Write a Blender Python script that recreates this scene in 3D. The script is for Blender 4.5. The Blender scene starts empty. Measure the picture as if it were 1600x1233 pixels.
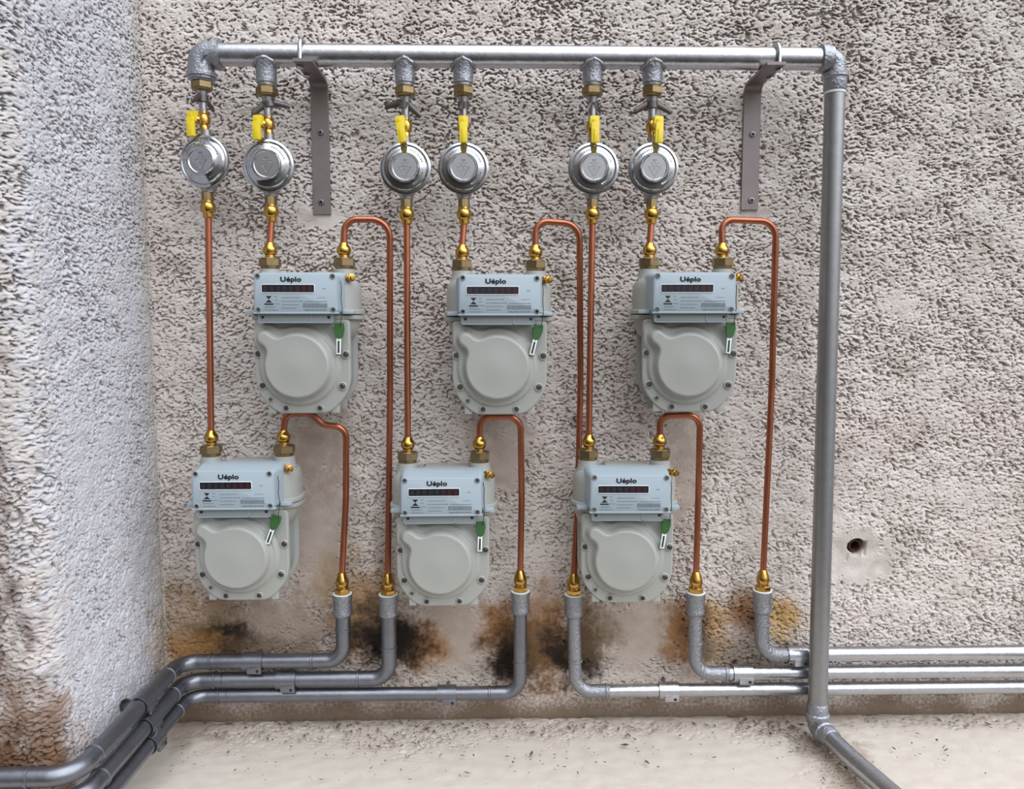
import bpy, math, random
import numpy as np
from mathutils import Vector, Matrix

# ------------------------------------------------------------------ camera, sky, exposure
SC = bpy.context.scene
COL = SC.collection
F, W, H = 1200.0, 1600.0, 1233.0
PITCH, YAW = math.radians(5.3), math.radians(1.2)
CAM = Vector((0.0, -1.24, 0.663))
cam_d = bpy.data.cameras.new('camera')
cam_d.sensor_width = 36.0
cam_d.lens = 36.0 * F / W
cam_d.clip_start = 0.01
cam = bpy.data.objects.new('camera', cam_d)
COL.objects.link(cam)
cam.location = CAM
cam.rotation_euler = (math.pi / 2 - PITCH, 0, -YAW)
SC.camera = cam
SC.view_settings.view_transform = 'Standard'
SC.view_settings.look = 'None'
SC.view_settings.gamma = 1
SC.view_settings.use_curve_mapping = False
SC.view_settings.exposure = -0.30

world = bpy.data.worlds.new('sky')
SC.world = world
world.use_nodes = True
nt = world.node_tree
nt.nodes.clear()
def wn(t, **kw):
    n = nt.nodes.new(t)
    for k, v in kw.items():
        setattr(n, k, v)
    return n
tc = wn('ShaderNodeTexCoord')
dot = wn('ShaderNodeVectorMath', operation='DOT_PRODUCT')
SKYDIR = Vector((0.42, -0.36, 0.83)).normalized()
dot.inputs[1].default_value = SKYDIR
nt.links.new(tc.outputs['Generated'], dot.inputs[0])
ramp = wn('ShaderNodeValToRGB')
mr = wn('ShaderNodeMapRange')
mr.inputs['From Min'].default_value = -1
nt.links.new(dot.outputs['Value'], mr.inputs['Value'])
nt.links.new(mr.outputs['Result'], ramp.inputs['Fac'])
cr = ramp.color_ramp
cr.interpolation = 'EASE'
STOPS = [(0.0, (0.03, 0.026, 0.022)), (0.36, (0.075, 0.066, 0.058)), (0.62, (0.30, 0.285, 0.27)),
         (0.80, (1.25, 1.26, 1.3)), (0.94, (5.6, 5.85, 6.3))]
while len(cr.elements) < len(STOPS):
    cr.elements.new(0.5)
for e, (p, c) in zip(cr.elements, STOPS):
    e.position = p
    e.color = (*c, 1)
bg = wn('ShaderNodeBackground')
bg.inputs['Strength'].default_value = 0.78
nt.links.new(ramp.outputs['Color'], bg.inputs['Color'])
wo = wn('ShaderNodeOutputWorld')
nt.links.new(bg.outputs['Background'], wo.inputs['Surface'])

# ------------------------------------------------------------------ pixel -> place
_f = Vector((math.sin(YAW) * math.cos(PITCH), math.cos(YAW) * math.cos(PITCH), -math.sin(PITCH)))
_r = Vector((math.cos(YAW), -math.sin(YAW), 0))
_u = _r.cross(_f)
def ray(px, py):
    return _f + _r * ((px - W / 2) / F) - _u * ((py - H / 2) / F)
def at(px, py, out=0.0):
    """point seen at a pixel, at the given distance out from the back wall"""
    d = ray(px, py)
    t = (-out - CAM.y) / d.y
    return CAM + d * t
def at_z(px, py, z):
    d = ray(px, py)
    return CAM + d * ((z - CAM.z) / d.z)
def at_x(px, py, x):
    d = ray(px, py)
    return CAM + d * ((x - CAM.x) / d.x)

# ------------------------------------------------------------------ materials
def mat(name, col, rough=0.5, metal=0.0, noise=None, bump=None, spec=None, coat=0.0, attr=None, rough_var=None):
    m = bpy.data.materials.new(name)
    m.use_nodes = True
    t = m.node_tree
    b = t.nodes['Principled BSDF']
    b.inputs['Base Color'].default_value = (*col, 1)
    b.inputs['Roughness'].default_value = rough
    b.inputs['Metallic'].default_value = metal
    if spec is not None:
        b.inputs['Specular IOR Level'].default_value = spec
    if coat:
        b.inputs['Coat Weight'].default_value = coat
    tcn = t.nodes.new('ShaderNodeTexCoord')
    if attr:
        a = t.nodes.new('ShaderNodeAttribute')
        a.attribute_name = attr
        base_out = a.outputs['Color']
    else:
        base_out = None
    if noise:
        scale, amount, col2 = noise
        n = t.nodes.new('ShaderNodeTexNoise')
        n.inputs['Scale'].default_value = scale
        n.inputs['Detail'].default_value = 6
        t.links.new(tcn.outputs['Object'], n.inputs['Vector'])
        rr = t.nodes.new('ShaderNodeMapRange')
        rr.inputs['From Min'].default_value = 0.35
        rr.inputs['From Max'].default_value = 0.75
        rr.inputs['To Max'].default_value = amount
        t.links.new(n.outputs['Fac'], rr.inputs['Value'])
        mx = t.nodes.new('ShaderNodeMix')
        mx.data_type = 'RGBA'
        mx.inputs['A'].default_value = (*col, 1)
        mx.inputs['B'].default_value = (*col2, 1)
        if base_out:      # tone variation multiplies the surface's own colour
            mx.blend_type = 'MULTIPLY'
            t.links.new(base_out, mx.inputs['A'])
        t.links.new(rr.outputs['Result'], mx.inputs['Factor'])
        base_out = mx.outputs['Result']
    if base_out:
        t.links.new(base_out, b.inputs['Base Color'])
    if rough_var:
        n = t.nodes.new('ShaderNodeTexNoise')
        n.inputs['Scale'].default_value = rough_var[0]
        n.inputs['Detail'].default_value = 4
        t.links.new(tcn.outputs['Object'], n.inputs['Vector'])
        rr = t.nodes.new('ShaderNodeMapRange')
        rr.inputs['To Min'].default_value = rough_var[1]
        rr.inputs['To Max'].default_value = rough_var[2]
        t.links.new(n.outputs['Fac'], rr.inputs['Value'])
        t.links.new(rr.outputs['Result'], b.inputs['Roughness'])
    if bump:
        n = t.nodes.new('ShaderNodeTexNoise')
        n.inputs['Scale'].default_value = bump[0]
        n.inputs['Detail'].default_value = 5
        t.links.new(tcn.outputs['Object'], n.inputs['Vector'])
        bp = t.nodes.new('ShaderNodeBump')
        bp.inputs['Strength'].default_value = bump[1]
        bp.inputs['Distance'].default_value = bump[2]
        t.links.new(n.outputs['Fac'], bp.inputs['Height'])
        t.links.new(bp.outputs['Normal'], b.inputs['Normal'])
    return m

M = {}
M['stucco'] = mat('rough_stucco', (0.6, 0.56, 0.52), 0.9, noise=(55, 0.6, (0.80, 0.77, 0.74)), bump=(420, 0.6, 0.0012), attr='stain', spec=0.2)
M['floor'] = mat('painted_floor', (0.7, 0.65, 0.6), 0.85, noise=(40, 0.6, (0.86, 0.83, 0.79)), bump=(300, 0.4, 0.0008), attr='stain', spec=0.2)
M['galv'] = mat('galvanised_steel', (0.50, 0.51, 0.54), 0.3, 0.95, noise=(60, 0.5, (0.42, 0.42, 0.44)), bump=(90, 0.5, 0.0010), rough_var=(90, 0.18, 0.38))
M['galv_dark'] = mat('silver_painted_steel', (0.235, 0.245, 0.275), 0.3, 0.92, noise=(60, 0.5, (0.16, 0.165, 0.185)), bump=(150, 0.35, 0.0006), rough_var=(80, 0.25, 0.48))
M['cast'] = mat('silver_painted_casting', (0.34, 0.35, 0.38), 0.42, 0.85, noise=(140, 0.5, (0.28, 0.28, 0.30)), bump=(260, 1.0, 0.0018))
M['riser'] = mat('dull_grey_steel', (0.33, 0.33, 0.335), 0.4, 0.85, noise=(70, 0.5, (0.25, 0.25, 0.25)), bump=(200, 0.2, 0.0004))
M['zinc'] = mat('bright_zinc', (0.50, 0.51, 0.53), 0.13, 1.0, bump=(120, 0.08, 0.0003))
M['zinc_dull'] = mat('dull_zinc', (0.36, 0.355, 0.355), 0.4, 1.0, bump=(220, 0.2, 0.0004))
M['bar'] = mat('bare_steel_bar', (0.26, 0.225, 0.215), 0.5, 0.7, noise=(50, 0.6, (0.22, 0.18, 0.165)), bump=(180, 0.3, 0.0004))
M['darkmetal'] = mat('dark_cast_metal', (0.13, 0.115, 0.11), 0.4, 0.8, bump=(200, 0.4, 0.0005))
M['brass'] = mat('polished_brass', (0.58, 0.345, 0.085), 0.17, 1.0, noise=(150, 0.5, (0.38, 0.2, 0.05)))
M['oldbrass'] = mat('tarnished_brass', (0.27, 0.20, 0.10), 0.38, 0.9, noise=(130, 0.6, (0.22, 0.15, 0.08)), bump=(250, 0.3, 0.0004))
M['copper'] = mat('copper', (0.45, 0.155, 0.083), 0.3, 0.85, noise=(45, 0.5, (0.30, 0.095, 0.055)))
M['yellow'] = mat('yellow_plastic', (0.78, 0.60, 0.02), 0.42)
M['casing'] = mat('pale_grey_enamel', (0.365, 0.37, 0.34), 0.40, noise=(300, 0.25, (0.33, 0.335, 0.305)), bump=(900, 0.15, 0.0003))
M['display'] = mat('pale_blue_grey_plastic', (0.345, 0.415, 0.455), 0.4)
M['strip'] = mat('grey_plastic', (0.28, 0.31, 0.305), 0.45)  # grey darkened to carry the shade below the register box
M['seam'] = mat('dark_gasket', (0.10, 0.105, 0.10), 0.6)
M['black'] = mat('black_print', (0.012, 0.012, 0.016), 0.5)
M['print'] = mat('grey_print', (0.16, 0.19, 0.22), 0.6)
M['window'] = mat('dark_register_window', (0.012, 0.012, 0.02), 0.25)
M['drum'] = mat('black_digit_drum', (0.02, 0.02, 0.027), 0.35)
M['drum_red'] = mat('red_digit_drum', (0.045, 0.012, 0.014), 0.35)
M['green'] = mat('translucent_green_plastic', (0.045, 0.13, 0.04), 0.35)
M['white'] = mat('white_label', (0.75, 0.78, 0.76), 0.5)
M['hole'] = mat('dark_cavity', (0.03, 0.012, 0.01), 0.9)
M['conduit'] = mat('dusty_brown_conduit', (0.10, 0.04, 0.03), 0.8)
M['debris'] = mat('dry_litter', (0.07, 0.05, 0.035), 0.9, noise=(90, 1.0, (0.28, 0.2, 0.14)))

# ------------------------------------------------------------------ mesh helpers
class MB:
    def __init__(self):
        self.v, self.f, self.sm = [], [], []
    def add(self, verts, faces, smooth=True):
        o = len(self.v)
        self.v += [tuple(p) for p in verts]
        self.f += [tuple(i + o for i in fc) for fc in faces]
        self.sm += [smooth] * len(faces)
        return self
    def loft(self, secs, smooth=True, cap=True):
        n = len(secs[0]); vs = [p for s in secs for p in s]; fs = []
        for k in range(len(secs) - 1):
            for i in range(n):
                j = (i + 1) % n
                fs.append((k * n + i, k * n + j, (k + 1) * n + j, (k + 1) * n + i))
        if cap:
            fs.append(tuple(range(n - 1, -1, -1)))
            fs.append(tuple((len(secs) - 1) * n + i for i in range(n)))
        return self.add(vs, fs, smooth)
    def lathe(self, prof, origin, axis=(0, 0, 1), seg=32, phase=0.0, cap=True):
        """prof: (t along axis, radius)"""
        ax = Vector(axis).normalized()
        u = ax.orthogonal().normalized() if abs(ax.z) < 0.9 else Vector((1, 0, 0))
        u = (u - ax * u.dot(ax)).normalized(); w = ax.cross(u); o = Vector(origin)
        secs = []
        for t, r in prof:
            r = max(r, 1e-5)
            secs.append([o + ax * t + (u * math.cos(a) + w * math.sin(a)) * r
                         for a in [2 * math.pi * i / seg + phase for i in range(seg)]])
        return self.loft(secs, cap=cap)
    def hexnut(self, t0, t1, r, origin, axis=(0, 0, 1), phase=0.0, bev=0.12):
        b = (t1 - t0) * bev
        return self.lathe([(t0, r * .9), (t0 + b, r), (t1 - b, r), (t1, r * .9)], origin, axis, 6, phase)
    def tube(self, pts, r, seg=20, cap=True):
        pts = [Vector(p) for p in pts]
        n = len(pts); secs = []
        t0 = (pts[1] - pts[0]).normalized()
        u = t0.orthogonal().normalized()
        for i in range(n):
            if i == 0: t = t0
            elif i == n - 1: t = (pts[-1] - pts[-2]).normalized()
            else: t = ((pts[i] - pts[i - 1]).normalized() + (pts[i + 1] - pts[i]).normalized()).normalized()
            u = (u - t * u.dot(t)).normalized(); w = t.cross(u)
            rr = r(i / (n - 1)) if callable(r) else r
            secs.append([pts[i] + (u * math.cos(a) + w * math.sin(a)) * rr for a in [2 * math.pi * k / seg for k in range(seg)]])
        return self.loft(secs, cap=cap)
    def box(self, x0, x1, y0, y1, z0, z1, bev=0.0):
        """rounded box, bevelled on its long edges in the xz outline and on y faces"""
        b = min(bev, (x1 - x0) / 2.01, (z1 - z0) / 2.01)
        o = rrect((x0 + x1) / 2, (z0 + z1) / 2, (x1 - x0) / 2, (z1 - z0) / 2, max(b, 1e-5), 4 if bev else 1)
        bb = min(bev * 0.5, (y1 - y0) / 2.01)
        if bev:
            prof = [(y0, bb), (y0 + bb * .3, bb * .3), (y0 + bb, 0), (y1 - bb, 0), (y1 - bb * .3, bb * .3), (y1, bb)]
        else:
            prof = [(y0, 0), (y1, 0)]
        return self.loft([[(x, y, z) for x, z in inset(o, d)] for y, d in prof])
    def xform(self, m, start=0):
        for i in range(start, len(self.v)):
            self.v[i] = tuple(m @ Vector(self.v[i]))
        return self
    def build(self, name, m, parent=None, angle=35, tf=None):
        me = bpy.data.meshes.new(name)
        loc = Vector((0, 0, 0))
        if tf is not None: self.xform(tf)
        if parent is not None:
            loc = parent.get('_o', None)
            loc = Vector(loc) if loc is not None else Vector((0, 0, 0))
        vs = [tuple(Vector(p) - loc) for p in self.v]
        me.from_pydata(vs, [], self.f)
        me.update()
        me.polygons.foreach_set('use_smooth', self.sm)
        me.set_sharp_from_angle(angle=math.radians(angle))
        import bmesh
        bm = bmesh.new(); bm.from_mesh(me)
        bmesh.ops.recalc_face_normals(bm, faces=bm.faces)
        bm.to_mesh(me); bm.free()
        me.materials.append(m)
        o = bpy.data.objects.new(name, me)
        COL.objects.link(o)
        if parent is not None:
            o.parent = parent
            o['_o'] = tuple(loc)
        return o

def rrect(cx, cz, hx, hz, r, k=5):
    pts = []
    for sx, sz, a0 in ((1, 1, 0), (-1, 1, 90), (-1, -1, 180), (1, -1, 270)):
        for i in range(k + 1):
            a = math.radians(a0 + 90 * i / k)
            pts.append((cx + sx * (hx - r) + r * math.cos(a), cz + sz * (hz - r) + r * math.sin(a)))
    return pts
def inset(poly, d):
    if abs(d) < 1e-9: return list(poly)
    n = len(poly); out = []
    for i in range(n):
        a, b, c = Vector(poly[i - 1]), Vector(poly[i]), Vector(poly[(i + 1) % n])
        e1 = (b - a); e2 = (c - b)
        if e1.length < 1e-9: e1 = e2
        if e2.length < 1e-9: e2 = e1
        e1.normalize(); e2.normalize()
        nrm = Vector((-(e1.y + e2.y), e1.x + e2.x))
        if nrm.length < 1e-9: nrm = Vector((-e1.y, e1.x))
        nrm.normalize()
        out.append((b.x + nrm.x * d, b.y + nrm.y * d))
    return out
def fillet(pts, rad, k=8):
    """polyline with rounded corners; rad is one radius or one per inner corner"""
    pts = [Vector(p) for p in pts]; out = [pts[0]]
    for i in range(1, len(pts) - 1):
        r = rad[i - 1] if isinstance(rad, (list, tuple)) else rad
        a, b, c = pts[i - 1], pts[i], pts[i + 1]
        d1 = (a - b).normalized(); d2 = (c - b).normalized()
        ang = d1.angle(d2)
        if ang > math.pi - 0.02: out.append(b); continue
        t = min(r / math.tan(ang / 2), (a - b).length * .49, (c - b).length * .49)
        p, q = b + d1 * t, b + d2 * t
        for j in range(k + 1):
            s = j / k
            # circular-like blend: rational quadratic
            w = math.sin(ang / 2)
            q0, q1, q2 = (1 - s) ** 2, 2 * s * (1 - s) * w, s * s
            out.append((p * q0 + b * q1 + q * q2) / (q0 + q1 + q2))
    out.append(pts[-1])
    return out
def tag(o, label=None, cat=None, group=None, kind=None):
    if label: o['label'] = label
    if cat: o['category'] = cat
    if group: o['group'] = group
    if kind: o['kind'] = kind
    return o
def thing(name, loc, label, cat, group=None):
    o = bpy.data.objects.new(name, None)
    o.empty_display_size = 0.02
    COL.objects.link(o)
    o.location = loc
    o['_o'] = tuple(loc)
    return tag(o, label, cat, group)
def copy_tree(o, parent=None):
    c = o.copy(); COL.objects.link(c)
    if parent is not None: c.parent = parent
    for ch in list(o.children): copy_tree(ch, c)
    return c
def find(o, kind):
    return [c for c in o.children if c.name.split('.')[0] == kind]
def text(s, height, cx, z, y, m, parent, name, bold=0.0, width=None, depth=0.0004, tf=None, heavy=0.0):
    cu = bpy.data.curves.new('t', 'FONT')
    cu.body = s; cu.size = 1.0; cu.space_character = 1.03; cu.offset = bold; cu.extrude = 0.01
    ob = bpy.data.objects.new('t', cu)
    COL.objects.link(ob)
    dg = bpy.context.evaluated_depsgraph_get()
    me = bpy.data.meshes.new_from_object(ob.evaluated_get(dg))
    vs = np.array([v.co[:] for v in me.vertices]); fs = [tuple(p.vertices) for p in me.polygons]
    bpy.data.objects.remove(ob); bpy.data.meshes.remove(me); bpy.data.curves.remove(cu)
    x0, x1 = vs[:, 0].min(), vs[:, 0].max()
    k = height / 0.7
    kx = k if width is None else width / (x1 - x0)
    b = MB()
    for dx, dz in ([(0, 0)] if not heavy else [(-heavy, 0), (heavy, 0), (0, heavy), (0, -heavy), (0, 0)]):
        b.add([(cx + dx + (p[0] - (x0 + x1) / 2) * kx, y - (p[2] / 0.01) * depth - abs(dx + 2 * dz) * .02, z + dz + p[1] * k) for p in vs], fs, False)
    return b.build(name, m, parent, tf=tf)

# ------------------------------------------------------------------ noise
_rng = np.random.RandomState(7)
_perm = _rng.permutation(1024)
_ang = _rng.rand(1024) * 2 * np.pi
_gx, _gy = np.cos(_ang), np.sin(_ang)
def perlin(x, y, seed=0):
    x = x + seed * 17.31; y = y + seed * 9.77
    xi = np.floor(x).astype(np.int64); yi = np.floor(y).astype(np.int64)
    xf = x - xi; yf = y - yi
    u = xf * xf * xf * (xf * (xf * 6 - 15) + 10); v = yf * yf * yf * (yf * (yf * 6 - 15) + 10)
    def g(i, j, dx, dy):
        h = _perm[(_perm[(xi + i) & 1023] + yi + j) & 1023]
        return _gx[h] * dx + _gy[h] * dy
    n00 = g(0, 0, xf, yf); n10 = g(1, 0, xf - 1, yf); n01 = g(0, 1, xf, yf - 1); n11 = g(1, 1, xf - 1, yf - 1)
    return ((n00 * (1 - u) + n10 * u) * (1 - v) + (n01 * (1 - u) + n11 * u) * v) * 1.5
def sstep(a, b, x):
    t = np.clip((x - a) / (b - a), 0, 1)
    return t * t * (3 - 2 * t)

def stucco_height(s, z, smooth_mask, seed, ax=1.25):
    """splatter render: flat-topped blobs with dark pits between; s, z in metres"""
    X, Z = s * 1000, z * 1000
    R1 = np.clip(1.0 + 0.35 * perlin(X / 130, Z / 130, seed + 6) - smooth_mask, 0.03, 1.3)
    wx = perlin(X / 14, Z / 14, seed + 1) * 4 + perlin(X / 5, Z / 5, seed + 8) * 1.2
    wz = perlin(X / 14, Z / 14, seed + 2) * 4 + perlin(X / 5, Z / 5, seed + 9) * 1.2
    a = perlin((X + wx) / (5.6 * ax), (Z + wz) / 4.3, seed + 3)
    b = perlin((X + wz) / (2.9 * ax), (Z - wx) / 2.4, seed + 4)
    c = perlin((X + wz) / (11 * ax), (Z - wx) / 9, seed + 12)
    big = perlin(X / 55, Z / 40, seed + 5)
    n = a + 0.62 * b + 0.35 * c + 0.30 * big + 0.62 * (1 - R1) + 0.22
    plate = sstep(-0.30, -0.04, n)
    h = 6.2 * plate + 1.3 * np.clip(n, -1, 1.2) + 1.2 * big
    fine = perlin(X / 2.4, Z / 2.2, seed + 7) * 0.35
    soft = perlin(X / 30, Z / 22, seed + 11) * 1.0
    k = np.clip(R1, 0, 1)
    return (h * k + fine * (.15 + .85 * k) + soft + 6.2 * (1 - k)) / 1000

def blob(px, py, cx, cy, rx, ry, n, soft=0.5):
    d = np.sqrt(((px - cx) / rx) ** 2 + ((py - cy) / ry) ** 2) + n
    return 1 - sstep(1 - soft, 1 + soft, d)
def project(P):
    """pixel at which world points stand (stain positions were read from the photograph)"""
    q = P - np.array(CAM)
    d = q @ np.array(_f); x = q @ np.array(_r); y = q @ np.array(_u)
    return W / 2 + F * x / d, H / 2 - F * y / d

def grid_object(name, P, colr, m, sel_cols=None):
    """P: rows x cols x 3"""
    if sel_cols is not None:
        P = P[:, sel_cols[0]:sel_cols[1]]; colr = colr[:, sel_cols[0]:sel_cols[1]]
    R, C = P.shape[:2]
    me = bpy.data.meshes.new(name)
    me.vertices.add(R * C)
    me.vertices.foreach_set('co', P.reshape(-1).astype(np.float32))
    i = np.arange(R - 1)[:, None] * C + np.arange(C - 1)[None, :]
    q = np.stack([i, i + 1, i + C + 1, i + C], -1).reshape(-1)
    nf = (R - 1) * (C - 1)
    me.loops.add(nf * 4)
    me.loops.foreach_set('vertex_index', q.astype(np.int32))
    me.polygons.add(nf)
    me.polygons.foreach_set('loop_start', (np.arange(nf) * 4).astype(np.int32))
    me.polygons.foreach_set('use_smooth', np.ones(nf, dtype=bool))
    me.update(calc_edges=True)
    ca = me.color_attributes.new('stain', 'FLOAT_COLOR', 'POINT')  # whole surface colour: stains together with the painted shade
    rgba = np.ones((R * C, 4), np.float32); rgba[:, :3] = colr.reshape(-1, 3)
    ca.data.foreach_set('color', rgba.reshape(-1))
    me.materials.append(m)
    o = bpy.data.objects.new(name, me)
    COL.objects.link(o)
    o['kind'] = 'structure'
    return o

# ------------------------------------------------------------------ the walls
XL = at(238, 600, 0.0).x          # inner corner
OUTW = 0.312                      # how far the left wall stands forward
ZTOP = 1.26
STEP = 0.00098
ro, ri = 0.030, 0.008
LA = 0.36                         # length of front-facing left strip
segs = [('l', LA - ro), ('ao', ro * math.pi / 2), ('l', OUTW - ro - ri), ('ai', ri * math.pi / 2), ('l', 1.0 - XL - ri)]
S, bx, by, nx, ny = [], [], [], [], []
x, y, th = XL - LA, -OUTW, 0.0     # heading +x ; normal is to the right of heading (-y)
s = 0.0
marks = []
for kind, L in segs:
    n = max(2, int(round(L / STEP)))
    for i in range(n):
        t = L * i / n
        if kind == 'l':
            X = x + math.cos(th) * t; Y = y + math.sin(th) * t; a = th
        elif kind == 'ao':          # turn left around the convex corner
            a = th + t / ro
            cx, cy = x - math.sin(th) * ro, y + math.cos(th) * ro
            X = cx + math.sin(a) * ro; Y = cy - math.cos(a) * ro
        else:                        # turn right in the inner corner
            a = th - t / ri
            cx, cy = x + math.sin(th) * ri, y - math.cos(th) * ri
            X = cx - math.sin(a) * ri; Y = cy + math.cos(a) * ri
        S.append(s + t); bx.append(X); by.append(Y); nx.append(math.sin(a)); ny.append(-math.cos(a))
    marks.append(len(S))
    if kind == 'l': x += math.cos(th) * L; y += math.sin(th) * L
    elif kind == 'ao':
        cx, cy = x - math.sin(th) * ro, y + math.cos(th) * ro
        th += math.pi / 2; x = cx + math.sin(th) * ro; y = cy - math.cos(th) * ro
    else:
        cx, cy = x + math.sin(th) * ri, y - math.cos(th) * ri
        th -= math.pi / 2; x = cx - math.sin(th) * ri; y = cy + math.cos(th) * ri
    s += L
S, bx, by, nx, ny = map(np.array, (S, bx, by, nx, ny))
Zs = np.arange(-0.012, ZTOP, STEP)
SS, ZZ = np.meshgrid(S, Zs)
BX = np.broadcast_to(bx, SS.shape); BY = by[None, :] * (1 + 0.13 * (ZZ - 0.1))     # the left wall leans forward towards the top
NX = np.broadcast_to(nx, SS.shape); NY = np.broadcast_to(ny, SS.shape)
PX, PY = project(np.stack([BX, BY, ZZ], -1).reshape(-1, 3))
PX = PX.reshape(SS.shape); PY = PY.reshape(SS.shape)
is_back = (np.arange(len(S)) >= marks[3])[None, :] & np.ones(SS.shape, bool)
is_facet = ((np.arange(len(S)) >= marks[1]) & (np.arange(len(S)) < marks[3]))[None, :] & np.ones(SS.shape, bool)
is_left = ~(is_back | is_facet)
N1 = perlin(SS * 28, ZZ * 28, 21) * 0.55 + perlin(SS * 80, ZZ * 80, 22) * 0.3
N2 = perlin(SS * 12, ZZ * 12, 23) * 0.5 + perlin(SS * 200, ZZ * 200, 24) * 0.35
N3 = perlin(SS * 170, ZZ * 170, 25)
sm = np.zeros(SS.shape)
for cx, cy, rx, ry, st in [(500, 800, 40, 150, .9), (495, 700, 50, 50, 1), (785, 700, 40, 60, 1), (1063, 720, 28, 90, 1), (430, 960, 60, 60, .8),
                           (690, 990, 95, 55, 1.1), (985, 985, 85, 50, 1.0), (400, 985, 120, 40, .7), (1335, 870, 48, 42, 1), (1290, 820, 30, 40, .6),
                           (850, 1000, 40, 120, .7), (1085, 1010, 30, 60, .6), (570, 960, 30, 50, .6), (1400, 480, 30, 20, .5),
                           (500, 340, 30, 20, .8), (1168, 335, 25, 16, .8), (850, 1115, 520, 26, 1.2), (1400, 1112, 400, 26, 1.2), (330, 1110, 200, 30, 1.2)]:
    sm = np.maximum(sm, st * blob(PX, PY, cx, cy, rx, ry, N1, .35) * is_back)
sm = np.maximum(sm, 0.12 * is_facet)
sm = np.maximum(sm, (ZZ < 0.035) * is_back * 1.0)
Hh = stucco_height(SS, ZZ, sm, 0)
taper = 1 - 0.25 * np.exp(-((SS - S[marks[2]]) / 0.006) ** 2)
Hh *= taper
# a broken conduit hole in the back wall, and the punched holes beside the pipes
def dig(cx, cy, r, depth, mask):
    global Hh
    d = np.sqrt((PX - cx) ** 2 + (PY - cy) ** 2) + N1 * 1.5
    Hh = np.where(mask, Hh - depth * (1 - sstep(r * .86, r * 1.12, d)), Hh)
dig(1336, 853, 13, 0.045, is_back)
crk = np.exp(-((PX - (1321 + 4 * np.sin((PY - 840) / 9))) / 1.6) ** 2) * ((PY > 846) & (PY < 874)) + np.exp(-((PX - (1349 - (PY - 850) * .1)) / 1.8) ** 2) * ((PY > 842) & (PY < 866))
Hh = Hh - 0.004 * crk * is_back
dig(192, 1102, 10, 0.025, is_facet)
# colours: dry paint, dirt and rust, plus painted shade and a skylight tint
base = np.empty(SS.shape + (3,))
base[:] = (0.68, 0.622, 0.578)
base[is_left] = (0.60, 0.55, 0.515)
fac_w = (is_facet | is_left) * sstep(-0.035, 0.035, SS - S[marks[1]] + 0.02 + 0.030 * perlin(SS * 40, ZZ * 25, 36) + 0.012 * perlin(SS * 200, ZZ * 160, 38))
base = base * (1 - fac_w[..., None]) + np.array((0.57, 0.565, 0.595)) * fac_w[..., None]  # return wall: cool skylight tint put into its base colour
f_blend = np.exp(-((SS - S[marks[2]]) / 0.03) ** 2) * is_facet
base += f_blend[..., None] * (np.array((0.56, 0.53, 0.50)) - base)
def paint(m, c, k=1.0):
    global base
    m = np.clip(m * k, 0, 1)[..., None]
    base = base * (1 - m) + np.array(c) * m
patch = sstep(0.15, 0.7, perlin(SS * 9, ZZ * 14, 31) + 0.3 * perlin(SS * 60, ZZ * 60, 32))
paint(patch * is_back, (0.45, 0.39, 0.345), 0.55)
paint(sstep(0.1, 0.8, perlin(SS * 6, ZZ * 6, 37)) * is_back, (0.66, 0.56, 0.53), 0.35)
# the strip of left wall is dirtier
edge_s = (S[marks[1]] - 0.030 - 0.03 * ZZ - SS) / 0.05 + 0.9 * perlin(SS * 25, ZZ * 10, 33) + 0.6 * perlin(SS * 90, ZZ * 70, 35)
leftdirt = sstep(-0.3, 1.0, edge_s) * (is_left | is_facet)
paint(leftdirt * (1 - 0.6 * sstep(0.45, 1.1, ZZ)) * sstep(-.7, .1, perlin(SS * 45, ZZ * 30, 39)), (0.22, 0.16, 0.14), 0.95)
paint(is_left * (1 - sstep(0.06, 0.30, ZZ + 0.06 * N2)) * sstep(-.5, .4, perlin(SS * 35, ZZ * 35, 40) + .5 * N3), (0.20, 0.12, 0.07), 0.8)
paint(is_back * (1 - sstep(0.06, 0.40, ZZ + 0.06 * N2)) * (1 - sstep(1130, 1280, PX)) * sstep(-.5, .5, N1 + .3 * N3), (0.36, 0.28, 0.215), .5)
BR, DK, OR, TN = (0.17, 0.105, 0.06), (0.012, 0.009, 0.008), (0.28, 0.125, 0.035), (0.37, 0.295, 0.235)
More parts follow.
